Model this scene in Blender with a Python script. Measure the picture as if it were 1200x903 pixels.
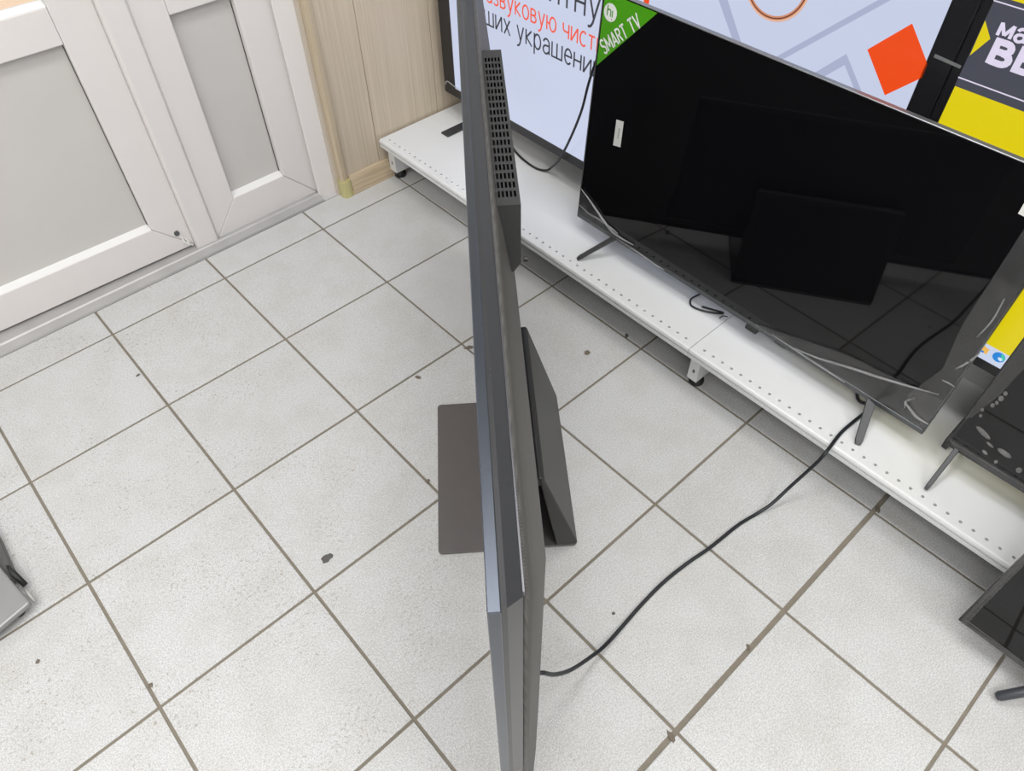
import bpy, bmesh, math, random
from mathutils import Vector, Matrix, Euler
random.seed(7)
for o in list(bpy.data.objects): bpy.data.objects.remove(o)
scn = bpy.context.scene
COL = scn.collection

# ------------------------------------------------------------------ camera (solved from the tile grid, 0.333 m pitch)
F_PX = 868.743
CAM = Vector((-0.13649398, -1.76855505, 1.41278424))
FWD = Vector((0.43136443, 0.48658678, -0.75970918)).normalized()
UPV = Vector((0.51652321, 0.55720931, 0.6501704))
UPV = (UPV - FWD * UPV.dot(FWD)).normalized()
RGT = FWD.cross(UPV)
cam = bpy.data.objects.new('camera', bpy.data.cameras.new('camera'))
COL.objects.link(cam)
cam.matrix_world = Matrix(((RGT.x, UPV.x, -FWD.x, CAM.x), (RGT.y, UPV.y, -FWD.y, CAM.y), (RGT.z, UPV.z, -FWD.z, CAM.z), (0, 0, 0, 1)))
cam.data.sensor_width = 36; cam.data.lens = 36 * F_PX / 1200; cam.data.clip_start = 0.02
scn.camera = cam

# ------------------------------------------------------------------ world (daylight outside the shop door) and exposure
w = bpy.data.worlds.new('daylight'); scn.world = w; w.use_nodes = True
w.node_tree.nodes['Background'].inputs[0].default_value = (0.92, 0.95, 1.0, 1)
w.node_tree.nodes['Background'].inputs[1].default_value = 1.5
vs = scn.view_settings
vs.view_transform = 'Standard'; vs.look = 'None'; vs.gamma = 1; vs.use_curve_mapping = False
vs.exposure = 0.0
LAMP_W = 12.4      # watts of each ceiling panel

# ------------------------------------------------------------------ pixel -> place helpers
def ray(u, v): return RGT * ((u - 600) / F_PX) - UPV * ((v - 451.5) / F_PX) + FWD
def on_z(u, v, z): d = ray(u, v); return CAM + d * ((z - CAM.z) / d.z)
def on_x(u, v, x): d = ray(u, v); return CAM + d * ((x - CAM.x) / d.x)
def on_y(u, v, y): d = ray(u, v); return CAM + d * ((y - CAM.y) / d.y)
def on_plane(u, v, q, n): d = ray(u, v); return CAM + d * ((q - CAM).dot(n) / d.dot(n))

# ------------------------------------------------------------------ materials
MATS = {}
def nodes_of(name):
    m = bpy.data.materials.new(name); m.use_nodes = True
    nt = m.node_tree; return m, nt, nt.nodes, nt.links, nt.nodes['Principled BSDF']
def mat(name, col, rough=0.5, metal=0.0, noise=0.0, nscale=40, bump=0.0, spec=0.5, emit=0.0, coat=0.0, stretch=None):
    if name in MATS: return MATS[name]
    m, nt, N, L, b = nodes_of(name)
    b.inputs['Base Color'].default_value = (*col, 1); b.inputs['Roughness'].default_value = rough
    b.inputs['Metallic'].default_value = metal; b.inputs['Specular IOR Level'].default_value = spec
    if coat: b.inputs['Coat Weight'].default_value = coat
    if noise or bump:
        tc = N.new('ShaderNodeTexCoord'); src = tc.outputs['Object']
        if stretch:
            mp = N.new('ShaderNodeMapping'); mp.inputs['Scale'].default_value = stretch
            L.new(src, mp.inputs['Vector']); src = mp.outputs['Vector']
        nz = N.new('ShaderNodeTexNoise'); nz.inputs['Scale'].default_value = nscale; nz.inputs['Detail'].default_value = 4
        L.new(src, nz.inputs['Vector'])
        if noise:
            mx = N.new('ShaderNodeMixRGB'); mx.inputs[1].default_value = (*[c * (1 - noise) for c in col], 1)
            mx.inputs[2].default_value = (*[min(1, c * (1 + noise)) for c in col], 1)
            L.new(nz.outputs['Fac'], mx.inputs[0]); L.new(mx.outputs[0], b.inputs['Base Color'])
        if bump:
            bp = N.new('ShaderNodeBump'); bp.inputs['Strength'].default_value = bump; bp.inputs['Distance'].default_value = 0.002
            L.new(nz.outputs['Fac'], bp.inputs['Height']); L.new(bp.outputs[0], b.inputs['Normal'])
    if emit:
        b.inputs['Emission Color'].default_value = (*col, 1); b.inputs['Emission Strength'].default_value = emit
    MATS[name] = m; return m

def lit(name, col, strength=1.0):
    """a lit screen pixel area: glossy black glass that gives off its own colour"""
    if name in MATS: return MATS[name]
    m, nt, N, L, b = nodes_of(name)
    b.inputs['Base Color'].default_value = (0.01, 0.01, 0.01, 1); b.inputs['Roughness'].default_value = 0.25
    b.inputs['Emission Color'].default_value = (*col, 1); b.inputs['Emission Strength'].default_value = strength
    tc = N.new('ShaderNodeTexCoord'); nz = N.new('ShaderNodeTexNoise'); nz.inputs['Scale'].default_value = 1.5
    L.new(tc.outputs['Object'], nz.inputs['Vector'])
    mx = N.new('ShaderNodeMixRGB'); mx.inputs[1].default_value = (*[c * .94 for c in col], 1); mx.inputs[2].default_value = (*[c * 1.06 for c in col], 1)
    L.new(nz.outputs['Fac'], mx.inputs[0]); L.new(mx.outputs[0], b.inputs['Emission Color'])
    MATS[name] = m; return m

def srgb(r, g, b):
    f = lambda c: (c / 255 / 12.92) if c / 255 <= 0.04045 else ((c / 255 + 0.055) / 1.055) ** 2.4
    return (f(r), f(g), f(b))

def tile_material():
    m, nt, N, L, b = nodes_of('speckled_floor_tile')
    geo = N.new('ShaderNodeNewGeometry'); oi = N.new('ShaderNodeObjectInfo')
    def noise(scale, detail=3, rough=0.6):
        n = N.new('ShaderNodeTexNoise'); n.inputs['Scale'].default_value = scale; n.inputs['Detail'].default_value = detail
        n.inputs['Roughness'].default_value = rough; L.new(geo.outputs['Position'], n.inputs['Vector']); return n
    def ramp(src, p0, c0, p1, c1):
        r = N.new('ShaderNodeValToRGB'); r.color_ramp.elements[0].position = p0; r.color_ramp.elements[0].color = (*c0, 1)
        r.color_ramp.elements[1].position = p1; r.color_ramp.elements[1].color = (*c1, 1); L.new(src, r.inputs[0]); return r
    def mixc(kind, fac, a, bcol):
        x = N.new('ShaderNodeMixRGB'); x.blend_type = kind
        if isinstance(fac, float): x.inputs[0].default_value = fac
        else: L.new(fac, x.inputs[0])
        L.new(a, x.inputs[1])
        if isinstance(bcol, tuple): x.inputs[2].default_value = (*bcol, 1)
        else: L.new(bcol, x.inputs[2])
        return x.outputs[0]
    base = ramp(noise(380, 2).outputs['Fac'], 0.34, (0.425, 0.432, 0.436), 0.62, (0.645, 0.652, 0.652))
    spk = ramp(noise(700, 1).outputs['Fac'], 0.26, (0.55, 0.55, 0.55), 0.36, (1, 1, 1))
    c = mixc('MULTIPLY', 0.75, base.outputs[0], spk.outputs[0])
    # per-tile tone
    rv = ramp(oi.outputs['Random'], 0, (0.955, 0.955, 0.955), 1, (1.0, 1.0, 1.0))
    c = mixc('MULTIPLY', 1.0, c, rv.outputs[0])
    # trodden dirt: streaky brown crumbs gathered in patches
    sep = N.new('ShaderNodeSeparateXYZ'); L.new(geo.outputs['Position'], sep.inputs[0])
    mr = N.new('ShaderNodeMapRange'); mr.inputs[1].default_value = 0.72; mr.inputs[2].default_value = 0.1
    L.new(sep.outputs['X'], mr.inputs[0])
    patch = ramp(noise(6.5, 3, 0.6).outputs['Fac'], 0.42, (0, 0, 0), 0.58, (1, 1, 1))
    crumb = ramp(noise(130, 4, 0.75).outputs['Fac'], 0.555, (0, 0, 0), 0.68, (1, 1, 1))
    mul = N.new('ShaderNodeMath'); mul.operation = 'MULTIPLY'; L.new(patch.outputs[0], mul.inputs[0]); L.new(crumb.outputs[0], mul.inputs[1])
    ml2 = N.new('ShaderNodeMath'); ml2.operation = 'MULTIPLY'; L.new(mr.outputs[0], ml2.inputs[1]); L.new(mul.outputs[0], ml2.inputs[0])
    c = mixc('MIX', ml2.outputs[0], c, (0.30, 0.26, 0.21))
    film = ramp(noise(9, 4, 0.65).outputs['Fac'], 0.42, (1, 1, 1), 0.75, (0.86, 0.82, 0.76))
    c = mixc('MULTIPLY', 0.6, c, film.outputs[0])
    L.new(c, b.inputs['Base Color'])
    b.inputs['Roughness'].default_value = 0.42; b.inputs['Specular IOR Level'].default_value = 0.35
    bp = N.new('ShaderNodeBump'); bp.inputs['Strength'].default_value = 0.05; bp.inputs['Distance'].default_value = 0.001
    L.new(noise(500, 2).outputs['Fac'], bp.inputs['Height']); L.new(bp.outputs[0], b.inputs['Normal'])
    return m

def wood_panel_material(name, c0, c1, axis=(260, 1, 2.2), rough=0.5):
    if name in MATS: return MATS[name]
    m, nt, N, L, b = nodes_of(name)
    geo = N.new('ShaderNodeNewGeometry'); mp = N.new('ShaderNodeMapping'); mp.inputs['Scale'].default_value = axis
    L.new(geo.outputs['Position'], mp.inputs['Vector'])
    nz = N.new('ShaderNodeTexNoise'); nz.inputs['Scale'].default_value = 1.0; nz.inputs['Detail'].default_value = 3
    L.new(mp.outputs[0], nz.inputs['Vector'])
    r = N.new('ShaderNodeValToRGB'); r.color_ramp.elements[0].position = .3; r.color_ramp.elements[1].position = .7
    r.color_ramp.elements[0].color = (*c0, 1); r.color_ramp.elements[1].color = (*c1, 1)
    L.new(nz.outputs['Fac'], r.inputs[0]); L.new(r.outputs[0], b.inputs['Base Color']); b.inputs['Roughness'].default_value = rough
    MATS[name] = m; return m

def film_material(name='clear_film', haze=0.04, tint=(0.6, 0.6, 0.6), rough=0.11, coat=0.35):
    """thin clear plastic film: lets the view through slightly blurred, with a soft sheen and a little haze"""
    if name in MATS: return MATS[name]
    m, nt, N, L, b = nodes_of(name)
    b.inputs['Base Color'].default_value = (*tint, 1); b.inputs['Transmission Weight'].default_value = 1 - haze
    b.inputs['Roughness'].default_value = rough; b.inputs['IOR'].default_value = 1.06
    b.inputs['Coat Weight'].default_value = coat; b.inputs['Coat Roughness'].default_value = 0.2
    tc = N.new('ShaderNodeTexCoord'); nz = N.new('ShaderNodeTexNoise'); nz.inputs['Scale'].default_value = 14; nz.inputs['Detail'].default_value = 1
    L.new(tc.outputs['Object'], nz.inputs['Vector'])
    mx = N.new('ShaderNodeMixRGB'); mx.inputs[1].default_value = (*[c * .9 for c in tint], 1); mx.inputs[2].default_value = (*[min(1, c * 1.1) for c in tint], 1)
    L.new(nz.outputs['Fac'], mx.inputs[0]); L.new(mx.outputs[0], b.inputs['Base Color'])
    MATS[name] = m; return m

def weave_material():
    m, nt, N, L, b = nodes_of('weave_textured_plastic')
    tc = N.new('ShaderNodeTexCoord'); ck = N.new('ShaderNodeTexChecker'); ck.inputs['Scale'].default_value = 420
    mp = N.new('ShaderNodeMapping'); mp.inputs['Rotation'].default_value = (0.3, 0.785, 0.2)
    L.new(tc.outputs['Object'], mp.inputs[0]); L.new(mp.outputs[0], ck.inputs['Vector'])
    ck.inputs['Color1'].default_value = (0.042, 0.041, 0.038, 1); ck.inputs['Color2'].default_value = (0.085, 0.083, 0.077, 1)
    L.new(ck.outputs['Color'], b.inputs['Base Color'])
    bp = N.new('ShaderNodeBump'); bp.inputs['Strength'].default_value = 0.4; bp.inputs['Distance'].default_value = 0.0008
    L.new(ck.outputs['Fac'], bp.inputs['Height']); L.new(bp.outputs[0], b.inputs['Normal'])
    b.inputs['Roughness'].default_value = 0.5
    return m

# ------------------------------------------------------------------ mesh helpers
class MB:
    def __init__(s): s.bm = bmesh.new()
    def box(s, x0, x1, y0, y1, z0, z1):
        v = [s.bm.verts.new((x, y, z)) for z in (z0, z1) for y in (y0, y1) for x in (x0, x1)]
        for f in ((0, 2, 3, 1), (4, 5, 7, 6), (0, 1, 5, 4), (2, 6, 7, 3), (0, 4, 6, 2), (1, 3, 7, 5)):
            s.bm.faces.new([v[i] for i in f])
        return s
    def prism(s, pts, axis, a0, a1):
        """polygon pts in the plane normal to axis, extruded from a0 to a1"""
        def P(p, a):
            return {'x': (a, p[0], p[1]), 'y': (p[0], a, p[1]), 'z': (p[0], p[1], a)}[axis]
        A = [s.bm.verts.new(P(p, a0)) for p in pts]; B = [s.bm.verts.new(P(p, a1)) for p in pts]
        s.bm.faces.new(A[::-1]); s.bm.faces.new(B)
        for i in range(len(pts)):
            j = (i + 1) % len(pts); s.bm.faces.new([A[i], A[j], B[j], B[i]])
        return s
    def face(s, pts): s.bm.faces.new([s.bm.verts.new(p) for p in pts]); return s
    def loft(s, rings, cap=True, closed=True):
        R = [[s.bm.verts.new(p) for p in r] for r in rings]
        for a, b in zip(R, R[1:]):
            n = len(a)
            for i in range(n if closed else n - 1):
                j = (i + 1) % n; s.bm.faces.new([a[i], a[j], b[j], b[i]])
        if cap: s.bm.faces.new(R[0][::-1]); s.bm.faces.new(R[-1])
        return s
    def tube(s, pts, r, n=8):
        pts = [Vector(p) for p in pts]; rings = []
        ref = Vector((0, 0, 1))
        for i, p in enumerate(pts):
            t = (pts[min(i + 1, len(pts) - 1)] - pts[max(i - 1, 0)]).normalized()
            a = t.cross(ref if abs(t.dot(ref)) < 0.95 else Vector((1, 0, 0))).normalized(); b = a.cross(t)
            rr = r[i] if isinstance(r, (list, tuple)) else r
            rings.append([p + (a * math.cos(2 * math.pi * k / n) + b * math.sin(2 * math.pi * k / n)) * rr for k in range(n)])
        return s.loft(rings)
    def disc(s, c, r, h, n=16, axis='z'):
        pts = [(r * math.cos(2 * math.pi * k / n), r * math.sin(2 * math.pi * k / n)) for k in range(n)]
        ix = {'z': (0, 1, 2), 'y': (0, 2, 1), 'x': (1, 2, 0)}[axis]
        cc = [c[i] for i in ix]
        return s.prism([(cc[0] + p[0], cc[1] + p[1]) for p in pts], axis, cc[2], cc[2] + h)
    def bevel(s, w, seg=2, angle=30):
        s.bm.normal_update()
        ed = [e for e in s.bm.edges if len(e.link_faces) == 2 and e.calc_face_angle(0) > math.radians(angle)]
        bmesh.ops.bevel(s.bm, geom=ed, offset=w, segments=seg, profile=0.5, affect='EDGES', clamp_overlap=True)
        return s
    def mesh(s, name, smooth=False):
        bmesh.ops.recalc_face_normals(s.bm, faces=s.bm.faces)
        me = bpy.data.meshes.new(name); s.bm.to_mesh(me); s.bm.free()
        if smooth:
            for p in me.polygons: p.use_smooth = True
        return me
    def build(s, name, m, parent=None, smooth=False):
        o = bpy.data.objects.new(name, s.mesh(name, smooth)); o.data.materials.append(m); COL.objects.link(o)
        if parent: o.parent = parent
        return o
def tag(o, label=None, cat=None, group=None, kind=None):
    if label: o['label'] = label
    if cat: o['category'] = cat
    if group: o['group'] = group
    if kind: o['kind'] = kind
    return o
def thing(name, label, cat, loc=(0, 0, 0), rot=(0, 0, 0), group=None):
    o = bpy.data.objects.new(name, None); COL.objects.link(o); o.empty_display_size = 0.05
    o.location = loc; o.rotation_euler = rot; return tag(o, label, cat, group)
def smooth_path(pts, n=6):
    """Catmull-Rom through the points"""
    P = [Vector(p) for p in pts]; P = [P[0] * 2 - P[1]] + P + [P[-1] * 2 - P[-2]]; out = []
    for i in range(1, len(P) - 2):
        a, b, c, d = P[i - 1:i + 3]
        for k in range(n):
            t = k / n
            out.append(0.5 * (2 * b + (c - a) * t + (2 * a - 5 * b + 4 * c - d) * t * t + (3 * b - a - 3 * c + d) * t ** 3))
    out.append(P[-2]); return out
def arc(cx, cy, rx, ry, a0, a1, n=12):
    return [(cx + rx * math.cos(math.radians(a0 + (a1 - a0) * k / n)), cy + ry * math.sin(math.radians(a0 + (a1 - a0) * k / n))) for k in range(n + 1)]
GLYPH = {  # strokes of each letter: lower-case letters with x-height 1, capitals with cap height 1
    'и': (.60, [[(0, 1), (0, 0), (.60, 1), (.60, 0)]]), 'й': (.60, [[(0, 1), (0, 0), (.60, 1), (.60, 0)], arc(.30, 1.36, .15, .14, 180, 360, 6)]),
    'н': (.60, [[(0, 1), (0, 0)], [(.60, 1), (.60, 0)], [(0, .52), (.60, .52)]]), 'т': (.56, [[(-.02, .94), (.58, .94)], [(.28, .94), (.28, 0)]]),
    'у': (.62, [[(0, 1), (.32, .06)], [(.62, 1), (.28, -.14), (.2, -.28), (.1, -.36), (-.02, -.36)]]), 'м': (.80, [[(0, 0), (0, 1), (.40, .12), (.80, 1), (.80, 0)]]),
    'а': (.56, [arc(.28, .62, .28, .36, 160, 0, 9) + [(.56, 0)], [(.56, .56), (.26, .54)] + arc(.26, .27, .26, .27, 90, 270, 8) + [(.38, .04), (.56, .2)]]),
    'г': (.42, [[(0, 0), (0, .94), (.44, .94)]]), 'ю': (.92, [[(0, 0), (0, 1)], [(0, .5), (.3, .5)], arc(.60, .5, .32, .49, 0, 360, 20)]),
    'л': (.62, [[(-.02, .05), (.08, .08), (.16, .4), (.18, .94), (.62, .94), (.62, 0)]]), 'ь': (.52, [[(0, 1), (0, .06), (.3, .06)] + arc(.3, .31, .22, .25, -90, 90, 8) + [(0, .56)]]),
    'р': (.60, [[(0, 1), (0, -.4)], arc(.30, .5, .30, .48, 0, 360, 20)]), 'з': (.48, [arc(.22, .74, .22, .23, 150, -90, 9) + [(.14, .51)], [(.14, .51)] + arc(.22, .26, .25, .25, 90, -150, 9)]),
    'в': (.54, [[(0, 0), (0, .95), (.28, .95)] + arc(.28, .74, .2, .21, 90, -90, 7) + [(0, .52)], [(.28, .52)] + arc(.3, .28, .24, .24, 90, -90, 7) + [(0, .05)]]),
    'о': (.64, [arc(.32, .5, .32, .49, 0, 360, 20)]), 'к': (.54, [[(0, 1), (0, 0)], [(.52, 1), (.04, .48), (.56, 0)]]),
    'ч': (.56, [[(0, 1), (0, .66), (.05, .52), (.16, .44), (.56, .44)], [(.56, 1), (.56, 0)]]), 'с': (.56, [arc(.32, .5, .32, .49, 48, 312, 16)]),
    'ш': (.92, [[(0, 1), (0, .05), (.92, .05), (.92, 1)], [(.46, 1), (.46, .05)]]), 'х': (.58, [[(0, 1), (.58, 0)], [(.58, 1), (0, 0)]]),
    'е': (.58, [[(.03, .52), (.60, .52)] + arc(.30, .5, .30, .48, 4, 318, 18)]), ' ': (.22, []),
    'В': (.58, [[(0, 0), (0, .88), (.32, .88)] + arc(.32, .70, .2, .18, 90, -90, 7) + [(.02, .52)], [(.3, .50)] + arc(.36, .30, .24, .20, 90, -90, 7) + [(0, .11)]]),
    'Ы': (.96, [[(0, 1), (0, .11), (.32, .11)] + arc(.32, .34, .22, .23, -90, 90, 7) + [(0, .57)], [(.96, 1), (.96, 0)]]),
    'И': (.74, [[(0, 1), (0, 0)], [(.74, 1), (.74, 0)], [(0, .15), (.74, .85)]]),
    'S': (.44, [arc(.22, .75, .22, .24, 20, 270, 10) + arc(.22, .255, .22, .245, 90, -160, 10)[1:]]), 'M': (.66, [[(0, 0), (0, 1), (.33, .2), (.66, 1), (.66, 0)]]),
    'A': (.54, [[(0, 0), (.27, 1), (.54, 0)], [(.1, .28), (.44, .28)]]), 'R': (.46, [[(0, 0), (0, .94), (.24, .94)] + arc(.24, .72, .2, .22, 90, -90, 7) + [(0, .5)], [(.22, .5), (.46, 0)]]),
    'T': (.48, [[(-.02, .94), (.5, .94)], [(.24, .94), (.24, 0)]]), 'V': (.54, [[(0, 1), (.27, 0), (.54, 1)]]),
    'h': (.46, [[(0, 1), (0, 0)], [(0, .45)] + arc(.23, .42, .23, .22, 170, 0, 7) + [(.46, 0)]]), '!': (.1, [[(.05, .62), (.05, -.02)], [(.05, -.16), (.05, -.28)]]),
}
def stroke(m, pl, w, to3):
    """flat ribbon of width w along a polyline, broken at sharp corners"""
    pl = [p for i, p in enumerate(pl) if i == 0 or (Vector(p) - Vector(pl[i - 1])).length > 1e-5]
    for i in range(1, len(pl) - 1):
        a, b, c = Vector(pl[i - 1]), Vector(pl[i]), Vector(pl[i + 1])
        if (b - a).angle(c - b) > math.radians(100):
            stroke(m, pl[:i + 1], w, to3); stroke(m, pl[i:], w, to3); return
    pl = [Vector(p) for p in pl]; n = len(pl); closed = (pl[0] - pl[-1]).length < 1e-6; L = []; R = []
    for i in range(n):
        a = pl[i - 1] if i else (pl[-2] if closed else None); b = pl[i + 1] if i < n - 1 else (pl[1] if closed else None)
        d0 = (pl[i] - a).normalized() if a is not None else None; d1 = (b - pl[i]).normalized() if b is not None else None
        if d0 is None: d0 = d1
        if d1 is None: d1 = d0
        n0, n1 = Vector((-d0.y, d0.x)), Vector((-d1.y, d1.x)); mt = (n0 + n1)
        mt = mt.normalized() if mt.length > 1e-4 else n0
        k = 1 / max(.72, mt.dot(n0)); L.append(pl[i] + mt * (w / 2 * k)); R.append(pl[i] - mt * (w / 2 * k))
    for i in range(n - 1): m.face([to3(L[i]), to3(L[i + 1]), to3(R[i + 1]), to3(R[i])])
def layout(txt, gap=.26):
    """x span of every character of a line of lettering"""
    x = 0; out = []
    for ch in txt: wd = GLYPH[ch][0]; out.append((x, x + wd)); x += wd + gap
    return out
def letters(txt, to3, m, parent, w, gap=.26, name='letter'):
    for ch, (x0, x1) in zip(txt, layout(txt, gap)):
        if not GLYPH[ch][1]: continue
        mb = MB()
        for pl in GLYPH[ch][1]: stroke(mb, pl, w, lambda p: to3(p.x + x0, p.y))
        mb.build(name, m, parent)

# ------------------------------------------------------------------ common materials
white_pvc = mat('white_pvc', (0.71, 0.685, 0.67), 0.38, noise=0.03, nscale=6)
door_infill = mat('grey_white_door_infill', (0.56, 0.545, 0.525), 0.45, noise=0.05, nscale=5)
gasket = mat('black_gasket', (0.03, 0.03, 0.03), 0.7)
alu = mat('worn_aluminium', (0.46, 0.455, 0.455), 0.5, 0.4, noise=0.15, nscale=12)
shelf_white = mat('white_powder_coat', (0.70, 0.715, 0.72), 0.42, noise=0.025, nscale=7)
black_rubber = mat('black_rubber', (0.012, 0.012, 0.013), 0.55)
black_plastic = mat('black_plastic', (0.014, 0.014, 0.015), 0.38, noise=0.1)
dark_grey_plastic = mat('dark_grey_plastic', (0.026, 0.027, 0.027), 0.45, noise=0.08, nscale=200)
cord_mat = mat('black_cord_sheath', (0.009, 0.011, 0.015), 0.42)
screen_glass = mat('black_screen_glass', (0.003, 0.003, 0.0038), 0.03, spec=0.5)
frame_metal = mat('dark_brushed_frame', (0.12, 0.125, 0.13), 0.32, 0.85, noise=0.1, nscale=60)
silver_metal = mat('silver_edge', (0.26, 0.27, 0.28), 0.35, 0.8)
clear_film = film_material('clear_film', 0.05, (0.85, 0.85, 0.85))
film_fold = film_material('clear_film_fold', 0.35, (0.62, 0.62, 0.63), 0.3, 0.6)

# ================================================================== STRUCTURE
T = 0.333
XW, YD = 1.43, 0.17            # right wall, face of the glazed doors
X0, Y0, ZC = -3.0, -4.2, 2.8
grout = mat('brown_grey_grout', (0.200, 0.178, 0.140), 0.85, noise=0.22, nscale=45, bump=0.5)
fl = tag(MB().box(X0, XW, Y0, 0.235, -0.06, -0.0022).build('floor', grout), 'grey-brown grouted floor laid with square speckled tiles', None, kind='structure')
tmat = tile_material()
def tile_mesh(w, h):
    return MB().box(-w / 2, w / 2, -h / 2, h / 2, -0.008, 0).bevel(0.0012, 2).mesh('tile')
cache = {}
for i in range(-9, 5):
    for j in range(-1, 13):
        x0, x1, y1, y0 = i * T, (i + 1) * T, -j * T, -(j + 1) * T
        y1 = min(y1, 0.118)
        if i == 4: x1 = XW - 0.005
        if y1 <= y0 + .02: continue
        gx0 = gx1 = 0.0030
        gt = 0.0050 if j == 5 else 0.0030          # the wide joint
        gb = 0.0050 if j == 4 else 0.0030
        xa, xb, ya, yb = x0 + gx0, x1 - gx1, y0 + gb, y1 - (gt if y1 == -j * T else 0.001)
        key = (round(xb - xa, 5), round(yb - ya, 5))
        if key not in cache:
            cache[key] = tile_mesh(*key); cache[key].materials.append(tmat)
        o = bpy.data.objects.new('tile', cache[key]); COL.objects.link(o); o.parent = fl
        o.location = ((xa + xb) / 2, (ya + yb) / 2, random.uniform(-0.0003, 0.0003))
MB().box(.7515, .8055, .1192, .150, -.008, 0).build('tile', tmat, fl)
plaster = mat('cream_wall_paint', (0.70, 0.69, 0.67), 0.7, noise=0.04, nscale=3)
tag(MB().box(X0, XW + .1, Y0, 0.235, ZC, ZC + 0.08).build('ceiling', mat('white_ceiling', (0.8, 0.8, 0.79), 0.8, noise=0.02)), kind='structure')
tag(MB().box(XW, XW + 0.1, Y0, 0.235, 0, ZC).build('wall_right', plaster), kind='structure')
tag(MB().box(X0 - 0.1, X0, Y0, 0.235, 0, ZC).build('wall_left', plaster), kind='structure')
tag(MB().box(X0, XW, Y0 - 0.1, Y0, 0, ZC).build('wall_front', plaster), kind='structure')
# back wall: core + 250 mm laminate panels
wb = tag(MB().box(0.80, XW, 0.113, 0.235, 0, ZC).build('wall_back', mat('wall_core', (0.56, 0.50, 0.42), 0.8, noise=0.05)), kind='structure')
lam = wood_panel_material('beige_striped_laminate', srgb(184, 170, 150), srgb(203, 190, 171))
for a, b in ((0.812, 0.9606), (0.9624, 1.2106), (1.2124, XW - .002)):
    MB().box(a, b, 0.100, 0.1125, 0.004, ZC - 0.005).bevel(0.0008, 1).build('wall_panel', lam, wb)
tag(MB().box(X0, -1.45, YD + .01, 0.235, 0, ZC).build('wall_back_side', plaster), kind='structure')
tag(MB().box(-1.45, 0.80, YD + .01, 0.235, 2.14, ZC).build('wall_back_header', plaster), kind='structure')
# baseboard
bbm = wood_panel_material('oak_baseboard', srgb(176, 157, 130), srgb(202, 185, 158), (6, 60, 160), 0.4)
bb = MB().prism([(0.0995, 0.0), (0.0995, 0.062), (0.0925, 0.062), (0.087, 0.050), (0.0845, 0.030), (0.081, 0.016), (0.0795, 0.0)], 'x', 0.838, XW - 0.002)
tag(bb.build('baseboard_back', bbm), kind='structure')
# corner trim beside the door with its brass-coloured plinth cap
tm = wood_panel_material('oak_corner_trim', srgb(180, 164, 139), srgb(196, 181, 157), (90, 90, 1.5), 0.42)
t1 = tag(MB().prism([(0.8065, 0.168), (0.8065, 0.106), (0.8085, 0.094), (0.814, 0.0885), (0.824, 0.0885), (0.8255, 0.0915), (0.834, 0.0935), (0.838, 0.0995), (0.812, 0.0995), (0.812, 0.168)], 'z', 0.0, 2.6).build('trim_1', tm), kind='structure')
cap = MB()
prof = [(0.8045, 0.125), (0.8035, 0.091), (0.810, 0.0815), (0.824, 0.0795), (0.836, 0.085), (0.8405, 0.0985), (0.81, 0.12)]
cx, cy = 0.815, 0.100
rings = []
for z, k in ((0.0, 1.13), (0.006, 1.12), (0.016, 1.03), (0.04, 1.0), (0.052, 1.0), (0.057, 0.97)):
    rings.append([(cx + (p[0] - cx) * k, min(cy + (p[1] - cy) * k, 0.13), z) for p in prof])
cap.loft(rings).build('plinth_cap', mat('brassy_plastic', srgb(200, 193, 140), 0.25, 0.3, noise=0.06), t1)
o = t1.children[0]; o['label'] = 'brass-coloured plastic plinth cap'

# ---- aluminium threshold
th = MB().prism([(0.1195, 0.0), (0.1215, 0.006), (0.150, 0.0085), (0.1535, 0.0125), (0.1585, 0.0125), (0.160, 0.009), (0.225, 0.010), (0.225, -0.002), (0.1195, -0.002)], 'x', -1.44, 0.7495)
tag(th.build('trim_2', alu), 'worn aluminium door threshold strip', None, kind='structure')

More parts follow.
